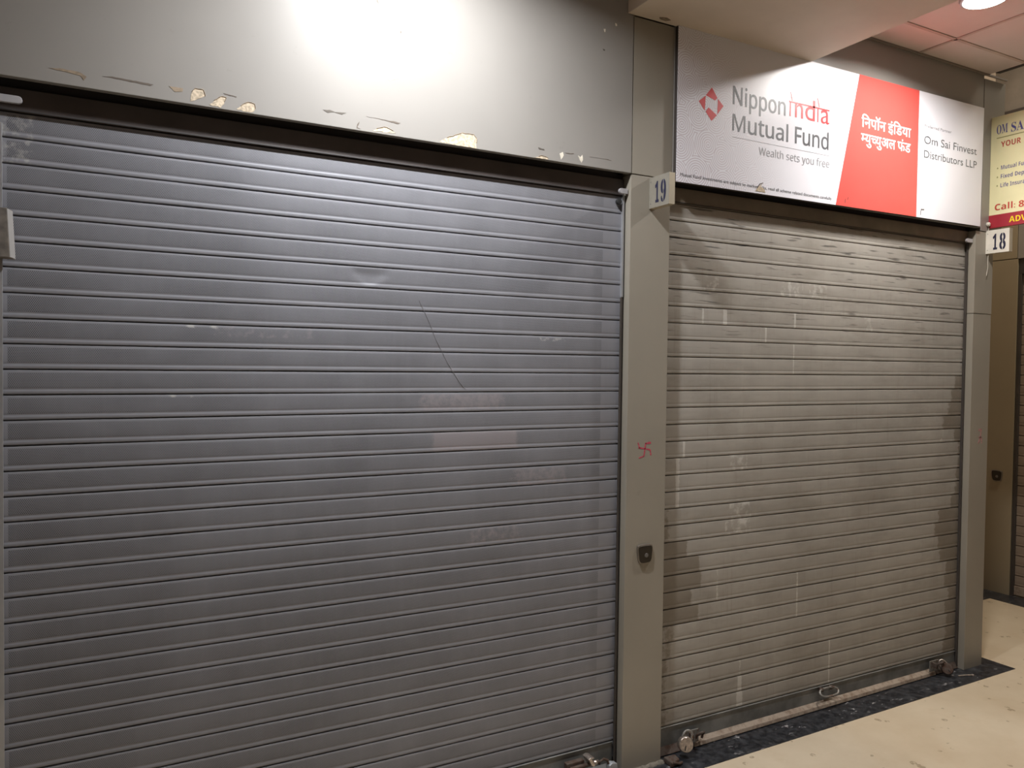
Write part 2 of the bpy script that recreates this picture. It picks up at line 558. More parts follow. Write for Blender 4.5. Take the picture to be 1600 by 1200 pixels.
# dropped beam crossing the passage
structure(MB().box((1.999, -4.6, Z(1.50)), (3.0925, -0.0605, Z(ZC) + 0.001)), 'beam', M_BEAM, 0.003)
sp_ = MB()
sp_.prism([(2.136, -0.10, Z(1.4995)), (2.15, -0.085, Z(1.4995)), (2.185, -0.082, Z(1.4995)), (2.20, -0.10, Z(1.4995)), (2.17, -0.112, Z(1.4995)), (2.15, -0.108, Z(1.4995))], (0, 0, 0.002))
o = sp_.build('trim_7', M_CHIP['brown'])
o['kind'] = 'structure'

# ------------------------------------------------------------------ shopfront cladding
FY = -0.06
PY = -0.055
fp = MB().box((-2.9, FY, Z(0.829)), (2.031, -0.035, Z(1.712))).build('fascia_panel', M_FASCIA, None, 0.0015)
tag(fp, 'glossy greige fascia board above the perforated grey shutter, chipped along its lower edge', 'fascia panel')
CHIPS = [
    ('brown', [(-0.123, 0.871), (-0.092, 0.875), (-0.041, 0.873), (-0.024, 0.863), (-0.031, 0.85), (-0.041, 0.863), (-0.067, 0.866)]),
    ('thin', [(0.019, 0.872), (0.047, 0.876), (0.162, 0.873), (0.153, 0.867), (0.099, 0.869), (0.047, 0.872)]),
    ('brown', [(0.207, 0.875), (0.249, 0.876), (0.247, 0.865), (0.224, 0.861)]),
    ('tan', [(0.27, 0.839), (0.272, 0.861), (0.285, 0.88), (0.31, 0.881), (0.316, 0.863), (0.299, 0.852), (0.281, 0.841)]),
    ('tan', [(0.33, 0.836), (0.344, 0.853), (0.364, 0.869), (0.379, 0.87), (0.374, 0.846), (0.362, 0.833)]),
    ('tan', [(0.412, 0.837), (0.434, 0.856), (0.45, 0.865), (0.471, 0.862), (0.473, 0.847), (0.467, 0.834), (0.444, 0.832)]),
    ('thin', [(0.373, 0.881), (0.414, 0.878), (0.412, 0.875), (0.377, 0.878)]),
    ('dark', [(0.699, 0.882), (0.724, 0.884), (0.744, 0.881), (0.783, 0.883), (0.767, 0.875), (0.74, 0.88), (0.717, 0.874)]),
    ('thin', [(0.856, 0.883), (0.911, 0.882), (0.976, 0.881), (0.986, 0.88), (0.976, 0.874), (0.923, 0.88)]),
    ('tan', [(0.882, 0.837), (0.904, 0.849), (0.933, 0.856), (0.947, 0.851), (0.967, 0.84), (0.923, 0.836)]),
    ('tan', [(1.139, 0.833), (1.162, 0.85), (1.196, 0.863), (1.233, 0.88), (1.281, 0.88), (1.295, 0.87), (1.293, 0.831), (1.228, 0.831)]),
    ('thin', [(0.821, 0.837), (0.823, 0.85), (0.832, 0.861), (0.83, 0.854), (0.825, 0.84), (0.835, 0.836)]),
    ('dark', [(1.568, 0.874), (1.595, 0.87), (1.598, 0.866), (1.571, 0.867)]),
    ('tan', [(1.554, 0.831), (1.584, 0.843), (1.614, 0.837), (1.617, 0.831)]),
    ('pale', [(1.668, 0.862), (1.683, 0.872), (1.689, 0.858), (1.677, 0.84)]),
    ('thin', [(1.695, 0.869), (1.739, 0.872), (1.736, 0.869), (1.699, 0.867)]),
    ('pale', [(1.758, 0.867), (1.77, 0.861), (1.78, 0.872), (1.783, 0.852), (1.777, 0.838), (1.767, 0.85)]),
    ('thin', [(1.815, 0.869), (1.908, 0.871), (1.925, 0.868), (1.876, 0.87)]),
    ('pale', [(0.931, 1.044), (0.945, 1.068), (0.97, 1.052), (0.972, 1.041), (0.946, 1.026), (0.933, 1.031)]),
    ('thin', [(0.89, 1.303), (0.895, 1.305), (0.902, 1.286), (0.898, 1.291)]),
    ('thin', [(0.981, 1.211), (0.986, 1.212), (0.986, 1.205), (0.981, 1.204)]),
    ('pale', [(1.876, 1.41), (1.885, 1.412), (1.886, 1.398), (1.879, 1.397)]),
    ('pale', [(1.934, 1.446), (1.944, 1.445), (1.944, 1.437), (1.937, 1.436)]),
    ('dark', [(1.874, 1.327), (1.884, 1.326), (1.884, 1.321), (1.877, 1.32)]),
]


def ragged(poly, amp, step):
    """subdivide a 2-D outline and roughen it like a torn edge"""
    out = []
    n = len(poly)
    for i in range(n):
        a, c = Vector(poly[i]), Vector(poly[(i + 1) % n])
        k = max(1, int((c - a).length / step))
        for j in range(k):
            p = a.lerp(c, j / k)
            q = noise.noise_vector(Vector((p.x * 90, p.y * 90, 3.1)))
            out.append((p.x + amp * q.x, max(0.8305, p.y + amp * q.y)))
    return out


def patch(poly, y, name, mat, parent, thick=0.0012):
    mb = MB()
    mb.prism([(x, y, Z(z)) for x, z in poly], (0, thick, 0))
    return mb.build(name, mat, parent)


for kind, poly in CHIPS:
    cx = sum(p[0] for p in poly) / len(poly)
    rp = ragged(poly, 0.0035 if kind in ('tan', 'pale') else 0.0015, 0.008)
    ch = patch(rp, FY - 0.0007, 'chipped_patch', M_CHIP[kind], fp, 0.0012)
    ch['label'] = {'tan': 'bare tan chipboard', 'brown': 'brown scuff', 'thin': 'dark score line', 'dark': 'dark scuff', 'pale': 'pale paint chip'}[kind]
    if kind == 'tan':
        # dark torn rim of laminate left around the upper edge of the bare spot
        top = sorted(rp, key=lambda p: p[0])
        rim = [(x, FY - 0.0012, Z(z) + 0.001) for x, z in rp if z > sum(q[1] for q in rp) / len(rp)]
        if len(rim) > 3:
            rm = MB().tube(rim, 0.0011, 5).build('torn_edge', M_CHIP['brown'], ch)

fr = MB().box((2.257, FY, Z(0.829)), (4.535, -0.035, Z(1.708))).build('fascia_panel', M_FASCIA, None, 0.0015)
tag(fr, 'plain greige fascia board behind and above the white and red shop sign', 'fascia panel')
fc = MB().box((4.541, FY, Z(0.813)), (4.745, 0.09, Z(1.69))).build('fascia_panel', M_FASCIA, None, 0.0015)
tag(fc, 'narrow greige corner board between the white shop sign and the pale yellow sign', 'fascia panel')

# ---- pillars
PZ19, PZ18 = 0.8265, 0.655


def lock_cover(parent, place, w_=0.084, h_=0.085):
    """rounded shield-shaped lock cover; place maps (u, v, out) to world"""
    def outline(s):
        pts = []
        raw = [(-0.42, 0.5), (-0.1, 0.53), (0.38, 0.5), (0.5, 0.36), (0.48, -0.1), (0.40, -0.42), (0.16, -0.5), (-0.2, -0.5), (-0.38, -0.40), (-0.46, -0.1), (-0.5, 0.36)]
        n = len(raw)
        for i in range(n):
            a, b_, c_, d_ = [Vector(raw[(i + k - 1) % n]) for k in range(4)]
            for t in (0, 0.33, 0.66):
                p = 0.5 * ((2 * b_) + (-a + c_) * t + (2 * a - 5 * b_ + 4 * c_ - d_) * t * t + (-a + 3 * b_ - 3 * c_ + d_) * t ** 3)
                pts.append((p.x * w_ * s, p.y * h_ * s))
        return pts

    def solid(mb, s0, o0, s1, o1):
        A, B = outline(s0), outline(s1)
        n = len(A)
        vs = [place(u, v, o0) for u, v in A] + [place(u, v, o1) for u, v in B]
        mb.add(vs, [tuple(range(n)), tuple(range(n, 2 * n))] + [(i, (i + 1) % n, n + (i + 1) % n, n + i) for i in range(n)])
    mb = MB()
    solid(mb, 1.0, 0.0, 0.97, 0.009)
    lp = mb.build('lock_cover', M_LOCKRIM, parent, 0.001)
    mb = MB()
    solid(mb, 0.90, 0.006, 0.86, 0.0115)
    mb.build('lock_face', M_LOCKPLATE, lp, 0.001)
    mb = MB()
    c0, c1 = Vector(place(0.004, -0.004, 0.010)), Vector(place(0.004, -0.004, 0.014))
    mb.lathe([(0.010, 0), (0.010, 0.003), (0.008, 0.004)], c0, (c1 - c0))
    mb.build('keyhole', M_BOLT, lp)
    return lp


def brush(pts, width, y, parent, name, mat, wob=0.0):
    """one hand-brushed stroke in the x-z plane"""
    mb = MB()
    P_ = []
    for i in range(len(pts) - 1):
        a, c = Vector(pts[i]), Vector(pts[i + 1])
        k = max(2, int((c - a).length / 0.006))
        for j in range(k):
            P_.append(a.lerp(c, j / k))
    P_.append(Vector(pts[-1]))
    L, R = [], []
    for i, p in enumerate(P_):
        t = (P_[min(i + 1, len(P_) - 1)] - P_[max(i - 1, 0)])
        t = t.normalized() if t.length else Vector((1, 0))
        nrm = Vector((-t.y, t.x))
        h = width * 0.5 * (0.65 + 0.7 * abs(noise.noise(Vector((p.x * 70, p.y * 70, wob)))))
        L.append(p + nrm * h)
        R.append(p - nrm * h)
    n = len(P_)
    vs = [(q.x, y, Z(q.y)) for q in L] + [(q.x, y, Z(q.y)) for q in R]
    vs += [(q[0], y + 0.0012, q[2]) for q in vs]
    fs = []
    for i in range(n - 1):
        fs += [(i, i + 1, n + i + 1, n + i), (2 * n + i, 3 * n + i, 3 * n + i + 1, 2 * n + i + 1),
               (i, 2 * n + i, 2 * n + i + 1, i + 1), (n + i, n + i + 1, 3 * n + i + 1, 3 * n + i)]
    mb.add(vs, fs)
    return mb.build(name, mat, parent)


p19 = empty('pillar', (2.14, 0.0, zf(2.14)), 'greige clad pillar between the two shutters, carrying plate 19 and a lock cover', 'pillar', kind='thing')
MB().box((2.033, PY, 0), (2.249, 0.085, Z(PZ19)), floor=True).build('lower_panel', M_PILLAR, p19, 0.002)
MB().box((2.036, PY - 0.002, Z(0.8295)), (2.256, 0.085, Z(1.4985))).build('upper_panel', M_PILLAR, p19, 0.0015)
lock_cover(p19, lambda u, v, out: (2.137 + u, PY - out, Z(-0.829) + v))
mk = brush([(2.1336, -0.3401), (2.1642, -0.337)], 0.009, PY - 0.0007, p19, 'painted_mark', M_KUMKUM)
mk['label'] = 'small red brush-painted auspicious mark'
for a in ([(2.1359, -0.3371), (2.1315, -0.365), (2.1272, -0.3949)], [(2.0961, -0.357), (2.13, -0.362), (2.161, -0.3688)],
          [(2.0934, -0.3344), (2.1038, -0.3600)], [(2.161, -0.3688), (2.1654, -0.3936)], [(2.1272, -0.3949), (2.0993, -0.4028)]):
    brush(a, 0.007, PY - 0.0007, mk, 'brush_stroke', M_KUMKUM)
patch(ragged([(2.045, -0.32), (2.083, -0.322), (2.08, -0.41), (2.05, -0.43)], 0.006, 0.012), PY - 0.0004, 'grime_patch', M_SMUDGE, p19)
patch(ragged([(2.158, -0.405), (2.19, -0.385), (2.195, -0.40), (2.175, -0.43)], 0.005, 0.008), PY - 0.0004, 'grime_patch', M_SMUDGE, p19)
mo = MB()
for i in range(14):
    x = 2.06 + 0.19 * i / 13
    s = 0.010 + 0.008 * random.random()
    mo.lathe([(s * 1.3, 0), (s * 0.9, s * 0.45), (s * 0.3, s * 0.7)], (x, PY - 0.004 - 0.004 * random.random(), zf(x) + 0.001), (0.1 * random.random(), -0.2, 1), 8)
mo.build('mortar_smear', M_MORTAR, p19)

p18 = empty('pillar', (4.58, 0.0, zf(4.58)), 'narrow greige pillar at the corner, carrying plate 18', 'pillar', kind='thing')
MB().box((4.498, PY, 0), (4.672, 0.09, Z(0.329)), floor=True).build('lower_panel', M_PILLAR, p18, 0.002)
MB().box((4.499, PY - 0.001, Z(0.332)), (4.674, 0.09, Z(0.81))).build('upper_panel', M_PILLAR, p18, 0.002)
k18 = brush([(4.578, -0.352), (4.606, -0.348), (4.598, -0.40), (4.578, -0.43)], 0.013, PY - 0.0007, p18, 'painted_mark', M_KUMKUM_PALE)
k18['label'] = 'faint washed-out red paint smudge'
brush([(4.580, -0.392), (4.612, -0.396), (4.612, -0.43)], 0.011, PY - 0.0007, k18, 'brush_stroke', M_KUMKUM_PALE)

# ---- headers over the shutters


def header(x0, x1, mat, label, y=-0.009):
    t = empty('shutter_header', ((x0 + x1) / 2, y, Z(0.742)), label, 'shutter header')
    MB().box((x0, y, Z(0.7425)), (x1, 0.085, Z(0.8115))).build('front_plate', mat, t, 0.0015)
    MB().box((x0, y + 0.012, Z(0.8115)), (x1, 0.085, Z(0.86))).build('shade_strip', M_LIP_SHADE, t, 0.001)  # shadow under the fascia painted as a near-black strip
    MB().box((x0, y - 0.0025, Z(0.7425)), (x1, y + 0.001, Z(0.747))).build('drip_edge', M_LIP_SHADE, t, 0.0008)
    return t


header(-0.274, 2.031, M_LINTEL_DARK, 'dark brown steel header plate over the perforated grey shutter')
header(2.2575, 4.4965, M_LINTEL_WARM, 'warm brown steel header plate beneath the white and red shop sign', -0.010)

# ------------------------------------------------------------------ roller shutters
SP = 0.0775
PROFILE = [(0.0, .011), (-.0018, .011), (-.0024, .0025), (-.0034, .0004), (-.0085, -.0002), (-.020, -.0006), (-.036, -.0008), (-.052, -.0006),
           (-.0590, -.0002), (-.0612, .0004), (-.0640, -.0006), (-.0690, -.0010), (-.0735, -.0002), (-.0757, .0025), (-.0763, .011)]


def curtain(parent, x0, x1, stations, mat, warp=0.0006, dent=None, attrs=None, place=None):
    xs = sorted(stations)
    vs, fs, data = [], [], []
    nP, nX = len(PROFILE), len(xs)
    for s in range(32):
        top = 0.6645 - (s - 1) * SP
        base = len(vs)
        for i, x in enumerate(xs):
            wz = warp * noise.noise(Vector((x * 2.3, s * 3.7, 0.5))) + warp * 0.5 * noise.noise(Vector((x * 9.0, s * 5.1, 7.5)))
            for k, (dz, y) in enumerate(PROFILE):
                z = top + dz + wz
                yy = y
                if dent:
                    yy += dent(x, z)
                p = (x, yy, Z(z))
                vs.append(p)
                data.append((x, s, k, z))
        for i in range(nX - 1):
            for k in range(nP - 1):
                a = base + i * nP + k
                fs.append((a, a + 1, a + nP + 1, a + nP))
    # closing back sheet gives the curtain its thickness
    n0 = len(vs)
    zt, zb = 0.6645 + SP, 0.6645 - 31 * SP
    for (x, z) in ((x0, zt), (x1, zt), (x1, zb), (x0, zb)):
        vs.append((x, 0.013, Z(z)))
        data.append((x, 0, 0, z))
    fs.append((n0, n0 + 1, n0 + 2, n0 + 3))
    if place:
        vs = [place(*v) for v in vs]
    me = bpy.data.meshes.new('curtain')
    me.from_pydata(vs, [], fs)
    bm = bmesh.new()
    bm.from_mesh(me)
    want = (place(0, -1, 0)[0] - place(0, 0, 0)[0], place(0, -1, 0)[1] - place(0, 0, 0)[1]) if place else (0, -1)
    flip = [f for f in bm.faces if f.normal.x * want[0] + f.normal.y * want[1] < -0.01]
    bmesh.ops.reverse_faces(bm, faces=flip)
    bm.to_mesh(me)
    bm.free()
    for p in me.polygons:
        p.use_smooth = True
    me.set_sharp_from_angle(angle=math.radians(40))
    for nm in ('dirt', 'pale', 'rosy'):
        at = me.attributes.new(nm, 'FLOAT', 'POINT')
        if attrs and nm in attrs:
            fn = attrs[nm]
            at.data.foreach_set('value', [fn(x, s, k, z) for (x, s, k, z) in data])
    me.materials.append(mat)
    o = bpy.data.objects.new('curtain', me)
    COL.objects.link(o)
    o.parent = parent
    o.location = -parent.location
    return o


def frange(a, b_, st):
    n = max(1, int(round((b_ - a) / st)))
    return [a + (b_ - a) * i / n for i in range(n + 1)]


def bottom_rail(parent, x0, x1, mat, flange, f0=None, f1=None):
    rb = MB()
    zt = Z(0.6645 - 30 * SP - 0.0035)
    rb.add([(x0, -0.004, zf(x0) + 0.036), (x1, -0.004, zf(x1) + 0.036), (x1, 0.012, zf(x1) + 0.036), (x0, 0.012, zf(x0) + 0.036),
            (x0, -0.004, zt), (x1, -0.004, zt), (x1, 0.012, zt), (x0, 0.012, zt)],
           [(0, 3, 2, 1), (4, 5, 6, 7), (0, 1, 5, 4), (1, 2, 6, 5), (2, 3, 7, 6), (3, 0, 4, 7)])
    # rolled lip along the top of the rail
    rb.tube([(x0, -0.005, zt), (x1, -0.005, zt)], 0.0035, 8)
    r = rb.build('bottom_rail', mat, parent, 0.001)
    xa, xb = x0, x1
    x0, x1 = f0 or xa, f1 or xb
    fb = MB()
    fb.add([(x0, -0.030, zf(x0) + 0.006), (x1, -0.030, zf(x1) + 0.006), (x1, 0.012, zf(x1) + 0.006), (x0, 0.012, zf(x0) + 0.006),
            (x0, -0.026, zf(x0) + 0.022), (x1, -0.026, zf(x1) + 0.022), (x1, -0.002, zf(x1) + 0.037), (x0, -0.002, zf(x0) + 0.037)],
           [(0, 3, 2, 1), (4, 5, 6, 7), (0, 1, 5, 4), (1, 2, 6, 5), (2, 3, 7, 6), (3, 0, 4, 7)])
    fb.build('rail_flange', flange, r, 0.001)
    return r


# -- the perforated shutter
shl = empty('roller_shutter', (0.89, 0, zf(0.89)), 'wide grey perforated roller shutter, closed, under the glossy greige fascia board', 'roller shutter')


def dent_l(x, z):
    d = 0.0
    # a V-shaped knock in one slat
    if 0.80 < x < 0.99 and 0.285 < z < 0.352:
        u = (x - 0.893) / 0.09
        v_ = (z - 0.345) / 0.05
        edge = 1 - abs(u)
        d += 0.0048 * min(1.0, max(0.0, (0.3475 - z) / 0.014)) * min(1.0, max(0.0, (z - 0.286) / 0.01)) * max(0.0, min(1.0, (edge - max(0, -v_) * 0.55) * 3)) * max(0.0, 1 - abs(v_ + 0.35) * 0.8)
    return d


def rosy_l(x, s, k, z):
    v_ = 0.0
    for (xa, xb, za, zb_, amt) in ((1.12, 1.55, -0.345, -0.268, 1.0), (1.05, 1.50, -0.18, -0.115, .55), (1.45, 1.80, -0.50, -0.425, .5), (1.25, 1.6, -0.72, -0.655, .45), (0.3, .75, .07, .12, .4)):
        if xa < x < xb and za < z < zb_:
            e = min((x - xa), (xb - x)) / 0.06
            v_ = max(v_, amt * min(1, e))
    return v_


def pale_l(x, s, k, z):
    v_ = 0.0
    if s < 2 and x < -0.15:
        v_ = 0.40
    if 1.62 < x < 1.75 and 0.10 < z < 0.118:
        v_ = 0.42
    if k in (3, 4) and s in (8, 11) and 0.05 + 0.15 * (s == 8) < x < 0.5:
        v_ = 0.6 * abs(noise.noise(Vector((x * 30, s, 0)))) * 2
    return v_


st_l = frange(-0.262, 0.80, 0.03) + frange(0.805, 0.985, 0.006) + frange(1.0, 2.028, 0.02)
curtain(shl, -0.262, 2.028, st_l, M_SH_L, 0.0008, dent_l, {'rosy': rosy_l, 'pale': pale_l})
bottom_rail(shl, -0.262, 2.018, M_BAR, M_BAR)


def guide(parent, x_in, side, mat, z1, depth=-0.012, wd=0.014):
    """edge channel: side=+1 means the wall of the opening lies towards +x"""
    xo = x_in + side * wd
    xa, xb = min(x_in, xo), max(x_in, xo)
    mb = MB().box((xa, depth, 0), (xb, depth + 0.004, z1), floor=True)
    mb.box((min(xo, xo - side * .003), depth, 0), (max(xo, xo - side * .003), 0.03, z1), floor=True)
    return mb.build('guide_channel', mat, parent, 0.0006)


# slim bright edge high up, near-black lower down
g1 = MB()
g1.box((2.0175, -0.022, Z(0.30)), (2.0275, -0.016, Z(0.742))).box((2.0245, -0.022, Z(0.30)), (2.0275, 0.03, Z(0.742)))
g1.build('guide_channel', M_GUIDE, shl, 0.0006)
g2 = MB()
g2.box((2.0150, -0.020, 0), (2.0275, -0.016, Z(0.298)), floor=True).box((2.0245, -0.020, 0), (2.0275, 0.03, Z(0.298)), floor=True)
gg = g2.build('guide_channel', M_GUIDE_DARK, shl, 0.0006)
gg['label'] = 'near-black lower length of the edge channel'
for gz in (0.33, -0.02, -0.10, -0.72, -0.95, -1.11, -1.27, -1.42):
    # dark grease blobs that have crept onto the slat ends
    patch(ragged([(2.000, gz - 0.006), (2.016, gz - 0.016), (2.0165, gz + 0.012), (1.996, gz + 0.003)], 0.003, 0.008), -0.0125, 'grease_blob', M_GUIDE_DARK, gg, 0.012)
g3 = MB()
g3.box((-0.2625, -0.026, 0), (-0.2445, -0.022, Z(0.70)), floor=True).box((-0.2650, -0.026, 0), (-0.2615, 0.03, Z(0.70)), floor=True)
g3.build('guide_channel', M_GUIDE, shl, 0.0006)


def mouth_tab(parent, x0, x1, z, y, mat, round_left):
    """short pale tongue bent out of the top of the guide"""
    mb = MB()
    r = 0.011
    pts = []
    n = 8
    if round_left:
        pts = [(x1, z - r), (x1, z + r)] + [(x0 + r * (1 - math.sin(a)), z + r * math.cos(a)) for a in [math.pi * i / n for i in range(n + 1)]]
    else:
        pts = [(x0, z + r), (x0, z - r)] + [(x1 - r * (1 - math.sin(a)), z - r * math.cos(a)) for a in [math.pi * i / n for i in range(n + 1)]]
    mb.prism([(x, y, Z(q)) for x, q in pts], (0, 0.012, 0))
    return mb.build('guide_tongue', mat, parent, 0.001)


mouth_tab(shl, 1.984, 2.028, 0.7535, -0.042, M_TAB, True)
mouth_tab(shl, -0.270, -0.192, 0.7675, -0.045, M_TAB, False)
mb = MB()
mb.lathe([(0.004, 0), (0.012, 0.002), (0.014, 0.010), (0.012, 0.018), (0.004, 0.020)], (2.000, -0.004, Z(0.712)), (0, -1, 0), 16)
mb.build('rubber_stop', M_RUBBER, shl, 0, True)
sc_ = brush([(1.088, 0.239), (1.125, 0.17), (1.16, 0.09), (1.21, 0.0), (1.262, -0.075), (1.2855, -0.0987)], 0.0014, -0.0020, shl, 'scratch_line', simple('grey scratch', (0.22, 0.21, 0.22), 0.7))

# -- the dusty shutter
shr = empty('roller_shutter', (3.4, 0, zf(3.4)), 'dusty beige-grey roller shutter with brown stains, closed, under the white and red sign', 'roller shutter')
DIRT_L = {18: 2.33, 19: 2.34, 20: 2.436, 21: 2.512, 22: 2.524, 23: 2.467, 24: 2.512, 25: 2.379, 26: 2.36, 27: 2.34, 28: 2.33, 29: 2.335, 30: 2.34}
DIRT_R = {10: 4.415, 11: 4.385, 12: 4.355, 13: 4.31, 14: 4.42, 15: 4.46, 16: 4.46, 17: 4.45, 18: 4.44, 19: 4.41, 20: 4.30, 21: 4.265, 22: 4.30, 23: 4.32, 24: 4.38, 25: 4.36, 26: 4.40, 27: 4.37, 28: 4.39, 29: 4.38, 30: 4.36}


def dirt_r(x, s, k, z):
    j = s
    v_ = 0.0
    if j in DIRT_L:
        e = DIRT_L[j] + 0.012 * noise.noise(Vector((z * 90, 2, 1)))
        if x < e:
            v_ = max(v_, min(1.0, 0.3 + (e - x) / 0.035) * (1.0 if 20 <= j <= 24 else 0.55))
    if j in DIRT_R:
        e = DIRT_R[j] + 0.02 * noise.noise(Vector((z * 60, 5, 1)))
        if x > e:
            v_ = max(v_, min(1.0, 0.3 + (x - e) / 0.035) * (1.0 if 19 <= j <= 24 else 0.7))
    if x > 4.44:
        v_ = max(v_, 0.5 * (x - 4.44) / 0.05)
    return v_


DRIPS = [(2.637, 0.018, 6, 6, 1.0), (3.104, 0.010, 6, 6, .9), (2.905, 0.008, 7, 7, .8), (2.50, 0.012, 6, 6, .6), (2.776, 0.030, 30, 30, .95), (2.776, 0.022, 29, 29, .8), (2.776, 0.012, 28, 28, .5), (3.41, 0.008, 28, 30, .7),
         (3.16, 0.010, 23, 25, .6), (3.10, 0.006, 8, 9, .7), (2.365, 0.02, 15, 17, .7), (2.40, 0.012, 14, 14, .7), (2.62, 0.012, 22, 23, .5)]
CHALK = [(2.50, 2.60, 4), (3.00, 3.16, 4), (3.2, 3.33, 4), (2.68, 2.80, 15), (2.69, 2.83, 18), (2.66, 2.84, 19), (4.30, 4.34, 14), (3.62, 3.70, 6)]


def pale_r(x, s, k, z):
    v_ = 0.0
    for (cx, wd, j0, j1, amt) in DRIPS:
        if j0 <= s <= j1:
            v_ = max(v_, amt * max(0.0, min(1, 1.6 - abs(x - cx) / (wd * 0.6))))
    for (xa, xb, j) in CHALK:
        if s == j and xa < x < xb:
            v_ = max(v_, 0.42 + 0.35 * noise.noise(Vector((x * 40, z * 30, 4.0))))
    v_ = max(v_, 0.36 * max(0, noise.noise(Vector((x * 3, z * 5, 9.0)))) * (1 if s < 12 else .6))
    return min(1, v_)


st_r = set(round(v, 4) for v in frange(2.252, 4.4925, 0.0125))
for (cx, wd, *_r) in DRIPS:
    for q in (-1.2, -0.8, -0.45, 0, 0.45, 0.8, 1.2):
        st_r.add(round(cx + q * wd * 0.8, 4))
curtain(shr, 2.252, 4.4925, list(st_r), M_SH_R, 0.0008, None, {'dirt': dirt_r, 'pale': pale_r})
rr = bottom_rail(shr, 2.252, 4.488, M_BAR, M_FLANGE, 2.47, 4.275)
for (xa, xb) in ((2.252, 2.468), (4.277, 4.488)):  # darker brown segments at both ends of the rail
    o = MB().prism([(xa, -0.026, zf(xa) + 0.006), (xb, -0.026, zf(xb) + 0.006), (xb, -0.0045, zf(xb) + 0.036), (xa, -0.0045, zf(xa) + 0.036)], (0, 0.008, 0)).build('rail_end', M_RUST, rr, 0.001)
    o['label'] = 'dark end of the rail'
g4 = MB()
g4.box((4.484, -0.018, 0), (4.4965, -0.014, Z(0.742)), floor=True).box((4.4935, -0.018, 0), (4.4965, 0.03, Z(0.742)), floor=True)
g4.build('guide_channel', M_GUIDE_DARK, shr, 0.0006)
g5 = MB()
g5.box((2.250, -0.018, 0), (2.262, -0.014, Z(0.742)), floor=True).box((2.250, -0.018, 0), (2.253, 0.03, Z(0.742)), floor=True)
g5.build('guide_channel', M_GUIDE_DARK, shr, 0.0006)
mouth_tab(shr, 4.44, 4.497, 0.752, -0.042, M_TAB, True)
# pull handle: an oval hoop welded to the bottom rail
hx, hz = 3.373, -1.686
ring = []
for i in range(28):
    a = 2 * math.pi * i / 28
    ring.append((hx + 0.066 * math.copysign(abs(math.cos(a)) ** 0.6, math.cos(a)), -0.020 - 0.016 * (1 - math.sin(a)), Z(hz) + 0.015 * math.sin(a)))
hd = MB().tube(ring, 0.006, 8, True)
hd.build('pull_handle', M_RUSTSTEEL, shr, 0, True)
for sgn in (-1, 1):
    MB().box((hx + sgn * 0.036 - 0.008, -0.026, Z(hz) + 0.002), (hx + sgn * 0.036 + 0.008, -0.003, Z(hz) + 0.020)).build('handle_lug', M_RUST, shr, 0.002)

# -- the shutter round the corner
X2 = 6.25
p_far = lambda x, y, z: (X2 + 0.03 + y * 1.0, 0.672 - x, z)     # local x runs towards the passage mouth
shf = empty('roller_shutter', (X2, -0.25, zf(6.2)), 'brown-grey roller shutter round the corner, seen past the olive pillar', 'roller shutter')
curtain(shf, 0.0, 1.9, frange(0.0, 1.9, 0.05), M_SH_F, 0.0006, None, None, p_far)
fb = MB().box((X2 + 0.022, -1.23, zf(6.25) + 0.01), (X2 + 0.045, 0.672, Z(-1.664)))
fb.build('bottom_rail', M_FLANGE, shf, 0.002)
MB().box((X2 + 0.008, 0.650, zf(6.25)), (X2 + 0.05, 0.672, Z(0.742))).build('guide_channel', M_GUIDE_DARK, shf, 0.001)
pf = empty('pillar', (X2, 0.80, zf(6.25)), 'olive-brown clad pillar round the corner with a dark round lock cover', 'pillar', kind='thing')
MB().box((X2, 0.676, zf(6.25)), (X2 + 0.078, 0.93, Z(0.860))).build('lower_panel', M_OLIVE, pf, 0.002)
MB().box((X2, 0.684, Z(0.866)), (X2 + 0.078, 0.93, Z(1.93))).build('upper_panel', M_OLIVE, pf, 0.002)
lock_cover(pf, lambda u, v, out: (X2 - out, 0.789 - u, Z(-0.826) + v), 0.085, 0.085)
ff = MB().box((X2, -1.6, Z(0.862)), (X2 + 0.078, 0.680, Z(1.93))).build('fascia_panel', M_FASCIA, None, 0.002)
tag(ff, 'greige fascia board round the corner, mostly hidden by the pale yellow sign', 'fascia panel')
hf = MB().box((X2 - 0.02, -1.6, Z(1.93)), (X2 + 0.078, 0.93, Z(2.01))).build('recess_shade', M_EDGE, None, 0.003)  # near-black strip stands in for the shaded recess above the fascia
tag(hf, 'dark strip along the top of the far fascia, just above the pale yellow sign', 'shaded recess')
hh = empty('shutter_header', (X2, -0.2, Z(0.78)), 'dark header plate over the brown-grey shutter round the corner', 'shutter header')
MB().box((X2 + 0.01, -1.3, Z(0.7435)), (X2 + 0.078, 0.670, Z(0.858))).build('front_plate', M_LIP_SHADE, hh, 0.001)


# ------------------------------------------------------------------ lettering helpers
def glyph_mesh(txt, offset=0.0, res=4):
    c = bpy.data.curves.new('glyphs', 'FONT')
    c.body = txt
    c.size = 1
    c.resolution_u = res
    c.offset = offset
    o = bpy.data.objects.new('glyphs', c)
    COL.objects.link(o)
    dg = bpy.context.evaluated_depsgraph_get()
    me = bpy.data.meshes.new_from_object(o.evaluated_get(dg))
    vs = [(v.co.x, v.co.y) for v in me.vertices]
    fs = [tuple(p.vertices) for p in me.polygons]
    bpy.data.objects.remove(o)
    bpy.data.curves.remove(c)
    bpy.data.meshes.remove(me)
    return vs, fs


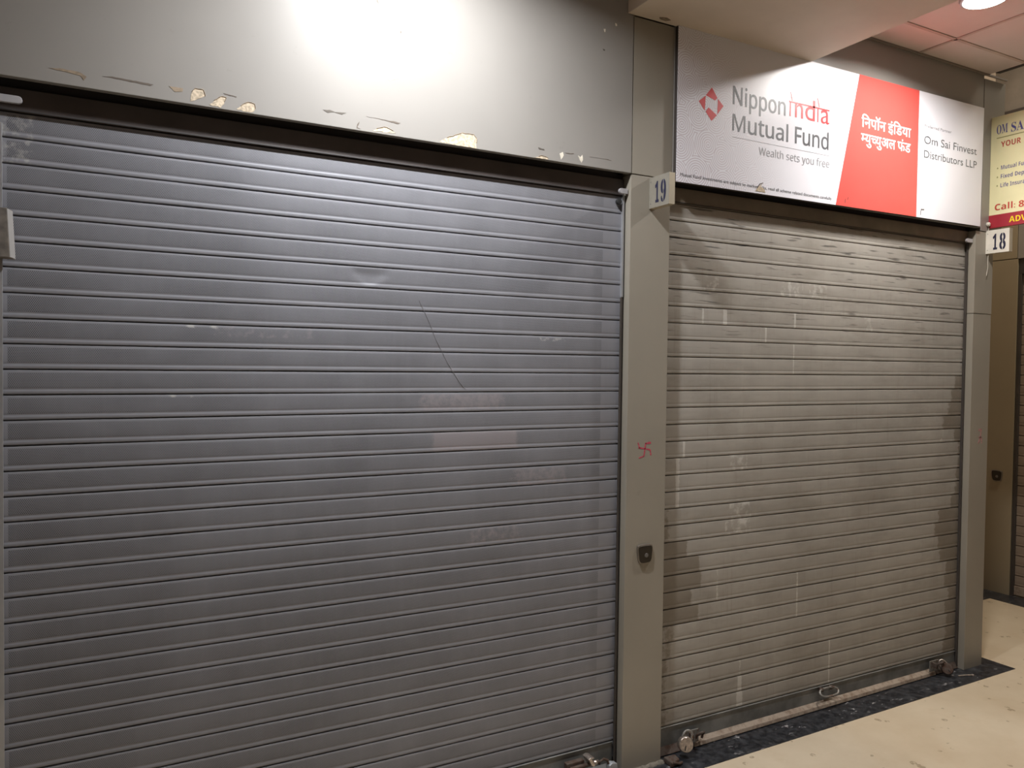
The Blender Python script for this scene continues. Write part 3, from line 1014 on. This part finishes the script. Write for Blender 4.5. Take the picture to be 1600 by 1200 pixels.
def place_glyphs(parts, name, mat, parent, fn):
    mb = MB()
    for vs, fs in parts:
        mb.add([fn(u, v) for u, v in vs], fs)
    me = bpy.data.meshes.new(name)
    me.from_pydata(mb.v, [], mb.f)
    me.materials.append(mat)
    o = bpy.data.objects.new(name, me)
    COL.objects.link(o)
    o.parent = parent
    o.location = -parent.matrix_world.translation if False else -Vector(parent.location)
    q = parent.parent
    while q is not None:
        o.location -= q.location
        q = q.parent
    return o


def text(txt, x0, x1, zb, cap, name, mat, parent, plane, offset=0.0, refcap=0.682, xspan=None):
    """fit txt between x0 and x1 on baseline zb with capital height cap; plane(x, z) -> world"""
    vs, fs = glyph_mesh(txt, offset)
    a = min(v[0] for v in vs)
    c = max(v[0] for v in vs)
    sx_ = (x1 - x0) / (c - a)
    sz_ = cap / refcap
    return place_glyphs([([(x0 + (u - a) * sx_, zb + v * sz_) for u, v in vs], fs)], name, mat, parent, plane)


def bold_serif(s):
    out = ''
    for ch in s:
        if ch.isdigit():
            out += chr(0x1D7CE + int(ch))
        elif ch.isupper():
            out += chr(0x1D400 + ord(ch) - 65)
        else:
            out += ch
    return out


def plain_sans(s):
    return ''.join(chr(0x1D5A0 + ord(c) - 65) if 'A' <= c <= 'Z' else chr(0x1D5BA + ord(c) - 97) if 'a' <= c <= 'z' else c for c in s)


def bold_sans(s):
    out = ''
    for ch in s:
        if ch.isdigit():
            out += chr(0x1D7EC + int(ch))
        elif 'A' <= ch <= 'Z':
            out += chr(0x1D5D4 + ord(ch) - 65)
        elif 'a' <= ch <= 'z':
            out += chr(0x1D5EE + ord(ch) - 97)
        else:
            out += ch
    return out


# ------------------------------------------------------------------ white and red shop sign
SY = -0.080
sg = empty('shop_sign', (3.38, SY, Z(0.82)), 'long white shop sign with a slanted red band and dark lettering, above the dusty shutter', 'sign')
MB().prism([(2.2585, SY + 0.0015, Z(0.8175)), (4.500, SY + 0.0015, Z(0.830)), (4.508, SY + 0.0015, Z(1.508)), (2.2585, SY + 0.0015, Z(1.4985))], (0, 0.018, 0)).build('sign_frame', M_EDGE, sg)
MB().prism([(2.2595, SY, Z(0.818)), (4.501, SY, Z(0.8305)), (4.509, SY, Z(1.5085)), (2.2595, SY, Z(1.4988))], (0, 0.0015, 0)).build('sign_face', M_SWIRL, sg)
rb_ = MB().prism([(3.2865, SY - 0.0012, Z(0.8242)), (3.9205, SY - 0.0012, Z(0.8276)), (3.9217, SY - 0.0012, Z(1.5055)), (3.4423, SY - 0.0012, Z(1.5035))], (0, 0.0014, 0)).build('red_band', M_RED, sg)
rb_['label'] = 'slanted red band'
pl = lambda x, z: (x, SY - 0.0008, Z(z))
pl2 = lambda x, z: (x, SY - 0.0020, Z(z))
text(plain_sans('Nippon'), 2.5845, 2.9222, 1.2105, 0.079, 'lettering', M_GREY, sg, pl, 0.007)
text(plain_sans('M'), 2.5845, 2.6640, 1.0895, 0.0735, 'lettering', M_GREY, sg, pl)
text(plain_sans('utual'), 2.6820, 2.9425, 1.0895, 0.0735, 'lettering', M_GREY, sg, pl, 0.008)
text(plain_sans('Fund'), 2.9888, 3.2245, 1.0900, 0.0755, 'lettering', M_GREY, sg, pl, 0.010)
MB().box((2.5850, SY - 0.0008, Z(1.0604)), (3.2325, SY + 0.0005, Z(1.0617))).build('rule_line', M_LGREY, sg)
text(plain_sans('Wealth sets you free'), 2.7529, 3.232, 1.0015, 0.0345, 'lettering', M_LGREY, sg, pl)
text('Mutual Fund investments are subject to market risks, read all scheme related documents carefully.', 2.282, 3.258, 0.8445, 0.0145, 'lettering', M_GREY, sg, pl)
for (t, xa, xb) in (('n', 2.9860, 3.0400), ('d', 3.0560, 3.1230), ('a', 3.1650, 3.2255)):
    text(t, xa, xb, 1.2145, 0.1000, 'lettering', M_LOGO, sg, pl)
hl = MB()
for xi in (2.9495, 3.1400):
    hl.box((xi, SY - 0.0008, Z(1.2145)), (xi + 0.0075, SY, Z(1.281)))
hl.box((2.9440, SY - 0.0008, Z(1.2795)), (3.2255, SY, Z(1.2870)))
hl.prism([pl(2.9510, 1.3291), pl(2.9565, 1.3295), pl(2.9690, 1.290), pl(2.9635, 1.289)], (0, 0.0008, 0))
hl.prism([pl(3.1365, 1.3308), pl(3.1420, 1.3310), pl(3.1550, 1.290), pl(3.1500, 1.289)], (0, 0.0008, 0))
hl.build('headline_stroke', M_LOGO, sg)
lg = MB()
for poly in ([(2.4566, 1.2626), (2.4897, 1.2214), (2.4784, 1.2081), (2.4223, 1.2226)], [(2.3812, 1.1897), (2.4207, 1.2203), (2.4169, 1.1531)],
             [(2.5273, 1.1907), (2.4943, 1.2175), (2.4915, 1.1478)], [(2.4576, 1.1135), (2.4224, 1.150), (2.4385, 1.1706), (2.4889, 1.1433)]):
    lg.prism([pl(x, z) for x, z in poly], (0, 0.0008, 0))
lg.build('logo_diamond', M_LOGO, sg)
pp_ = text('Preferred Partner', 3.9732, 4.2104, 1.3185, 0.0150, 'lettering', M_LGREY, sg, pl)
text('Om Sai Finvest', 3.9732, 4.4469, 1.2310, 0.0415, 'lettering', M_GREY, sg, pl, -0.003)
text('Distributors LLP', 3.9745, 4.4502, 1.1545, 0.0405, 'lettering', M_GREY, sg, pl, -0.003)
# torn corners of the vinyl where an old cable tie pulled through
sf = patch(ragged([(2.735, 0.8305), (2.752, 0.851), (2.775, 0.866), (2.768, 0.853), (2.792, 0.845), (2.800, 0.8305)], 0.003, 0.006), SY - 0.0015, 'torn_patch', M_CHIP['tan'], sg, 0.001)
sf['label'] = 'small torn spot showing tan board'
for q in ([(2.748, 0.845), (2.762, 0.866), (2.782, 0.873)], [(3.352, 0.842), (3.356, 0.862)], [(3.372, 0.858), (3.375, 0.872)], [(3.955, 0.842), (3.960, 0.872), (3.985, 0.874)]):
    brush(q, 0.004, SY - 0.0022, sg, 'scuff_mark', M_CHIP['dark'])

# Devanagari lines, composed glyph by glyph in visual order
G = {}


def glyph(ch):
    if ch not in G:
        G[ch] = glyph_mesh(ch, 0.012)
    return G[ch]


def clip_right(part, xcut):
    vs, fs = part
    bm = bmesh.new()
    bv = [bm.verts.new((u, v, 0)) for u, v in vs]
    for f in fs:
        try:
            bm.faces.new([bv[i] for i in f])
        except ValueError:
            pass
    bmesh.ops.bisect_plane(bm, geom=bm.verts[:] + bm.edges[:] + bm.faces[:], plane_co=(xcut, 0, 0), plane_no=(1, 0, 0), clear_outer=True)
    bm.verts.ensure_lookup_table()
    bm.verts.index_update()
    r = ([(v.co.x, v.co.y) for v in bm.verts], [tuple(v.index for v in f.verts) for f in bm.faces])
    bm.free()
    return r


def compose(seq):
    pen, out = 0.0, []
    for ch, adv, cut, dx in seq:
        if ch is None:
            pen += adv
            continue
        g = glyph(ch)
        if cut:
            g = clip_right(g, cut)
        out.append(([(u + pen + dx, v) for u, v in g[0]], g[1]))
        pen += adv
    return out


def deva(seq, x0, x1, zb, head, name, mat):
    parts = compose(seq)
    a = min(v[0] for p in parts for v in p[0])
    c = max(v[0] for p in parts for v in p[0])
    sx_ = (x1 - x0) / (c - a)
    sz_ = head / 0.622
    parts = [([(x0 + (u - a) * sx_, zb + v * sz_) for u, v in p[0]], p[1]) for p in parts]
    return place_glyphs(parts, name, mat, sg, pl2)


NA, PA, I_, DA, YA, MA, CA, A_, LA, PHA = [chr(c) for c in (0x928, 0x92A, 0x907, 0x921, 0x92F, 0x92E, 0x91A, 0x905, 0x932, 0x92B)]
mI, mO, mAA, mU, dot = [chr(c) for c in (0x93F, 0x949, 0x93E, 0x941, 0x902)]
deva([(mI, .273, 0, 0), (NA, .569, 0, 0), (PA, .583, 0, 0), (mO, .273, 0, 0), (NA, .569, 0, 0), (None, .24, 0, 0), (I_, .505, 0, 0), (dot, 0, 0, -.05),
      (mI, .273, 0, 0), (DA, .592, 0, 0), (YA, .595, 0, 0), (mAA, .273, 0, 0)], 3.4632, 3.8569, 1.2430, 0.046, 'lettering', M_WTEXT)
deva([(MA, .40, .42, 0), (YA, .595, 0, 0), (mU, 0, 0, 0), (CA, .45, .47, 0), (YA, .595, 0, 0), (mU, 0, 0, 0), (A_, .779, 0, 0), (LA, .693, 0, 0),
      (None, .24, 0, 0), (PHA, .786, 0, 0), (dot, 0, 0, -.16), (DA, .592, 0, 0)], 3.4615, 3.8574, 1.1620, 0.046, 'lettering', M_WTEXT)

# ------------------------------------------------------------------ projecting pale yellow sign
XS = 4.615
ys = empty('projecting_sign', (XS, -0.06, Z(0.835)), 'pale yellow projecting sign with a maroon foot band, above plate 18', 'sign')
YE = -0.66
MB().box((XS + 0.001, YE, Z(0.832)), (XS + 0.020, -0.060, Z(1.472))).build('sign_board', M_CREAM, ys, 0.001)
o = MB().box((XS - 0.0005, YE, Z(0.8315)), (XS + 0.0205, -0.0595, Z(0.905))).build('foot_band', M_MAROON, ys)
o['label'] = 'maroon foot band'
py = lambda u, z: (XS - 0.0003, -u, Z(z))
py2 = lambda u, z: (XS - 0.0012, -u, Z(z))
text(bold_serif('OM'), 0.0925, 0.1545, 1.3695, 0.0510, 'lettering', M_BLUE, ys, py)
text(bold_serif('SAI'), 0.1735, 0.2625, 1.3650, 0.0510, 'lettering', M_BLUE, ys, py)
MB().box((XS - 0.0004, YE + 0.03, Z(1.3445)), (XS + 0.002, -0.0935, Z(1.3490))).build('rule_line', M_OLIVEINK, ys)
text(bold_sans('YOUR'), 0.1190, 0.2295, 1.2905, 0.0300, 'lettering', M_BRICKRED, ys, py)
text(bold_sans('T'), 0.2470, 0.2740, 1.2890, 0.0280, 'lettering', M_BRICKRED, ys, py)
for (t, u1, zb) in (('Mutual Fund', 0.2790, 1.1610), ('Fixed Deposit', 0.3010, 1.1100), ('Life Insurance', 0.3020, 1.0590)):
    text(bold_sans(t), 0.1225, u1, zb, 0.0225, 'lettering', M_BLUE, ys, py, -0.010)
for zb in (1.1725, 1.1215, 1.0715):
    MB().prism([py(0.0995, zb - 0.004), py(0.1065, zb - 0.004), py(0.1065, zb + 0.0005), py(0.103, zb + 0.005), py(0.0995, zb + 0.0005)], (0.001, 0, 0)).build('bullet_mark', M_OLIVEINK, ys)
text(bold_sans('Call:'), 0.0930, 0.2075, 0.9300, 0.0340, 'lettering', M_BRICKRED, ys, py)
text(bold_sans('80'), 0.2265, 0.2870, 0.9280, 0.0345, 'lettering', M_BRICKRED, ys, py)
text(bold_sans('ADV'), 0.1765, 0.2720, 0.8500, 0.0315, 'lettering', M_YELLOW, ys, py2)
cd = MB().tube([(4.612, -0.0635, Z(0.855)), (4.606, -0.066, Z(0.79)), (4.611, -0.065, Z(0.70)), (4.606, -0.0665, Z(0.64)), (4.612, -0.064, Z(0.60)), (4.602, -0.066, Z(0.575)), (4.598, -0.0655, Z(0.555))], 0.0016, 6)
o = cd.build('hanging_cord', M_CORD, None, 0, True)
tag(o, 'thin pale cord dangling down the corner pillar past plate 18', 'cord')
kn = MB().lathe([(0.004, 0), (0.012, 0.006), (0.014, 0.014), (0.006, 0.024)], (4.598, -0.058, Z(0.845)), (0.1, -0.6, 0.5), 10)
kn.build('cord_knot', M_CORD, o, 0, True)


# ------------------------------------------------------------------ number plates
def plate(x, number, label, z0, z1, y1, face):
    t = empty('number_plate', (x, PY, Z(z0)), label, 'number plate', None)
    MB().box((x, y1, Z(z0)), (x + 0.031, PY - 0.0005, Z(z1))).build('plate_box', M_PLATE_EDGE, t, 0.0012)
    o = MB().box((x - 0.0012, y1 + 0.0005, Z(z0) + 0.0005), (x + 0.001, PY - 0.0008, Z(z1) - 0.0005)).build('plate_face', face, t)
    f = lambda u, z: (x - 0.0018, -u, Z(z))
    text(bold_serif(number[0]), 0.0965, 0.1225, z0 + 0.0225, 0.0885, 'numeral', M_NAVY, t, f, 0.022, 0.74)
    text(bold_serif(number[1]), 0.1345, 0.1700, z0 + 0.0205, 0.0905, 'numeral', M_NAVY, t, f, 0.022, 0.74)
    # stencil bridge that splits the round digit down the middle
    for sz in ((z0 + 0.103, z0 + 0.0185),):
        MB().box((x - 0.0024, -0.1538, Z(sz[1])), (x - 0.0010, -0.1508, Z(sz[0] + 0.012))).build('stencil_gap', face, t)
    for (uy, uz) in ((0.012, 0.012), (0.012, -0.012)):
        zc = Z(z1 - 0.02) if uz > 0 else Z(z0 + 0.02)
        MB().lathe([(0.0022, 0), (0.0022, 0.0015), (0.001, 0.002)], (x - 0.0005, PY - uy, zc), (-1, 0, 0), 10).build('screw_head', M_BOLT, t)
    return t


plate(2.133, '19', 'small beige projecting plate numbered 19 on the pillar between the shutters', 0.6865, 0.8205, -0.1895, M_PLATE_DIM)
plate(4.600, '18', 'small white projecting plate numbered 18 below the pale yellow sign', 0.6815, 0.8165, -0.1895, M_PLATE)

# ------------------------------------------------------------------ padlocks and latches


def padlock(name_label, c, axis, r, parent_loc, mat, shackle_mat, lean, thick=0.026):
    t = empty('padlock', parent_loc, name_label, 'padlock')
    ax = Vector(axis).normalized()
    c = Vector(c)
    h = thick / 2
    MB().lathe([(0.3 * r, -h), (0.86 * r, -h), (0.97 * r, -h * 0.75), (r, -h * 0.35), (r, h * 0.35), (0.97 * r, h * 0.75), (0.88 * r, h * 0.98), (0.3 * r, h)], c, ax, 32).build('lock_body', mat, t, 0, True)
    upv = (Vector((0, 0, 1)) - ax * ax.z).normalized()
    upv = (Matrix.Rotation(lean, 3, ax) @ upv).normalized()
    sd = ax.cross(upv)
    pts = []
    for i in range(15):
        a = math.pi * i / 14
        pts.append(c + upv * (0.75 * r + 0.95 * r * math.sin(a) ** 0.8) + sd * (0.62 * r * math.cos(a)))
    pts = [c + sd * 0.62 * r + upv * 0.5 * r] + pts + [c - sd * 0.62 * r + upv * 0.5 * r]
    MB().tube(pts, 0.155 * r, 10).build('shackle', shackle_mat, t, 0, True)
    k = MB()
    kc = c + ax * (h + 0.0004) - upv * 0.42 * r
    a1, a2 = upv * 0.22 * r + sd * 0.06 * r, sd * 0.06 * r
    k.prism([kc + upv * 0.28 * r + sd * 0.11 * r, kc + upv * 0.28 * r - sd * 0.02 * r, kc - upv * 0.30 * r - sd * 0.10 * r, kc - upv * 0.30 * r + sd * 0.03 * r], ax * 0.0006)
    k.build('key_slot', M_RUBBER, t)
    return t


def hasp(label, x, z, y0=-0.004, sx_=1):
    t = empty('hasp', (x, y0, Z(z)), label, 'hasp')
    b_ = MB().box((x - 0.05, -0.034, Z(z) - 0.032), (x + 0.030, -0.028, Z(z) + 0.030))
    b_.build('hasp_plate', M_RUSTSTEEL, t, 0.002)
    MB().box((x - 0.030, -0.060, Z(z) - 0.006), (x - 0.022, -0.030, Z(z) + 0.022)).build('hasp_eye', M_RUST, t, 0.002)
    pts = [(x + 0.014, -0.032, Z(z) - 0.014)]
    for i in range(11):
        a = math.pi * i / 10
        pts.append((x + 0.014 + 0.018 * (1 - math.cos(a)) * sx_, -0.036 - 0.022 * math.sin(a), Z(z) + 0.018 * math.cos(a) * 0 + 0.020 * math.sin(a)))
    pts.append((x + 0.050 * sx_, -0.032, Z(z) - 0.020))
    MB().tube(pts, 0.006, 8).build('staple', M_RUST, t, 0, True)
    return t


padlock('round scratched steel padlock hanging at the near end of the dusty shutter', (2.372, -0.078, Z(-1.722)), (-0.30, -0.92, 0.22), 0.036, (2.372, -0.078, Z(-1.76)), M_STEEL, M_RUSTSTEEL, math.radians(-22), 0.03)
hasp('rusty hasp with a staple beside the round steel padlock', 2.462, -1.722)
lt = empty('floor_latch', (2.272, -0.10, zf(2.27)), 'dark rusty floor latch in the corner between the pillar and the round padlock', 'latch')
mb = MB()
mb.prism([(2.256, -0.125, zf(2.26) + 0.001), (2.312, -0.112, zf(2.31) + 0.001), (2.322, -0.068, zf(2.32) + 0.001), (2.258, -0.062, zf(2.26) + 0.001)], (0, 0, 0.026))
mb.build('latch_body', M_RUST, lt, 0.006)
MB().tube([(2.268, -0.118, zf(2.27) + 0.022), (2.30, -0.122, zf(2.3) + 0.012), (2.325, -0.112, zf(2.32) + 0.006)], 0.006, 8).build('latch_rod', M_RUST, lt, 0, True)

padlock('small rusty padlock at the far end of the dusty shutter', (4.325, -0.062, Z(-1.722)), (-0.55, -0.7, 0.35), 0.032, (4.325, -0.062, Z(-1.755)), M_RUST, M_STEEL, math.radians(35), 0.028)
hasp('rusty hasp beside the small rusty padlock at the far end', 4.262, -1.700)
sb = MB().tube([(4.372, -0.10, zf(4.37) + 0.005), (4.42, -0.112, zf(4.4) + 0.005), (4.455, -0.128, zf(4.45) + 0.005)], 0.0045, 8)
o = sb.build('loose_bolt', M_STEEL, None, 0, True)
tag(o, 'bright steel rod lying on the black granite by the corner pillar', 'rod')
MB().lathe([(0.009, 0), (0.009, 0.006), (0.006, 0.009)], (4.462, -0.130, zf(4.46) + 0.001), (0.3, -0.1, 1), 10).build('rod_head', M_STEEL, o)

# lock group of the perforated shutter, cut by the lower edge of the view
hl_ = empty('slide_bolt', (1.83, -0.03, Z(-1.70)), 'dark rusty slide bolt with a bright bent staple, low on the perforated shutter', 'slide bolt')
mb = MB()
mb.box((1.752, -0.050, Z(-1.735)), (1.842, -0.026, Z(-1.684)))
mb.build('bolt_plate', M_RUST, hl_, 0.003)
MB().tube([(1.765, -0.058, Z(-1.705)), (1.84, -0.060, Z(-1.703)), (1.905, -0.060, Z(-1.702))], 0.009, 10).build('bolt_rod', M_RUST, hl_, 0, True)
MB().prism([(1.838, -0.086, Z(-1.668)), (1.852, -0.086, Z(-1.662)), (1.868, -0.086, Z(-1.666)), (1.866, -0.086, Z(-1.671)), (1.854, -0.086, Z(-1.669)), (1.874, -0.086, Z(-1.700)), (1.866, -0.086, Z(-1.706)), (1.857, -0.086, Z(-1.700))], (0, 0.05, 0)).build('staple', M_STEEL, hl_, 0.002)
MB().lathe([(0.010, 0), (0.010, 0.008), (0.005, 0.012)], (1.888, -0.060, Z(-1.704)), (-0.3, -0.9, 0.4), 12).build('bolt_knob', M_STEEL, hl_, 0, True)
pk = empty('padlock', (1.965, -0.07, Z(-1.76)), 'grey square padlock at the foot of the pillar, half out of view', 'padlock')
mb = MB()
mb.prism([(1.946, -0.088, Z(-1.775)), (1.993, -0.088, Z(-1.768)), (1.986, -0.088, Z(-1.716)), (1.962, -0.088, Z(-1.709)), (1.944, -0.088, Z(-1.718))], (0, 0.026, 0))
mb.build('lock_body', M_GREYSTEEL, pk, 0.003)
MB().tube([(1.952, -0.075, Z(-1.725)), (1.945, -0.072, Z(-1.700)), (1.928, -0.068, Z(-1.692)), (1.912, -0.064, Z(-1.702)), (1.910, -0.060, Z(-1.715))], 0.0055, 8).build('shackle', M_RUST, pk, 0, True)

# weathered block jammed against the guide at the edge of the view
bk = empty('wooden_block', (-0.235, -0.05, Z(0.30)), 'weathered brown block wedged upright against the edge channel of the perforated shutter', 'block')
mb = MB()
mb.add([(-0.262, -0.075, Z(0.296)), (-0.222, -0.075, Z(0.296)), (-0.212, -0.0268, Z(0.296)), (-0.262, -0.0268, Z(0.296)),
        (-0.268, -0.075, Z(0.441)), (-0.229, -0.075, Z(0.441)), (-0.219, -0.0268, Z(0.441)), (-0.268, -0.0268, Z(0.441))],
       [(0, 3, 2, 1), (4, 5, 6, 7), (0, 1, 5, 4), (1, 2, 6, 5), (2, 3, 7, 6), (3, 0, 4, 7)])
mb.build('block_body', M_BLOCK_F, bk, 0.0015)
mb = MB()
mb.add([(-0.221, -0.074, Z(0.298)), (-0.2115, -0.0270, Z(0.298)), (-0.2185, -0.0270, Z(0.439)), (-0.228, -0.074, Z(0.439)),
        (-0.223, -0.074, Z(0.298)), (-0.2135, -0.0270, Z(0.298)), (-0.2205, -0.0270, Z(0.439)), (-0.230, -0.074, Z(0.439))],
       [(0, 1, 2, 3), (7, 6, 5, 4), (0, 4, 5, 1), (1, 5, 6, 2), (2, 6, 7, 3), (3, 7, 4, 0)])
mb.build('lit_side', simple('lit block side', (0.27, 0.255, 0.24), 0.7), bk)  # lighter colour paints the lamp light on this side face

# ------------------------------------------------------------------ ceiling lights


def ceiling_light(x, y, label):
    t = empty('ceiling_light', (x, y, Z(ZC)), label, 'ceiling light')
    R_ = 0.105
    MB().lathe([(R_ * 0.80, 0.004), (R_, 0.0), (R_, 0.006), (R_ * 0.96, 0.016), (R_ * 0.86, 0.018)], (x, y, Z(ZC) - 0.0005), (0, 0, -1), 40).build('trim_ring', M_TAB, t, 0, True)
    MB().lathe([(R_ * 0.85, 0.0165), (R_ * 0.85, 0.0195), (R_ * 0.6, 0.021)], (x, y, Z(ZC) - 0.0005), (0, 0, -1), 40).build('diffuser', M_GLOW, t, 0, True)
    MB().box((x - 0.125, y - 0.004, Z(ZC) - 0.020), (x - 0.092, y + 0.016, Z(ZC) - 0.001)).build('spring_clip', M_BOLT, t, 0.003)
    return t


ceiling_light(3.595, -0.62, 'glowing round ceiling light set in the pinkish ceiling tiles above the white sign')
for (lx, ly, lb) in ((0.97, -0.62, 'round ceiling light close above the glossy greige fascia board'),):
    ceiling_light(lx, ly, lb)
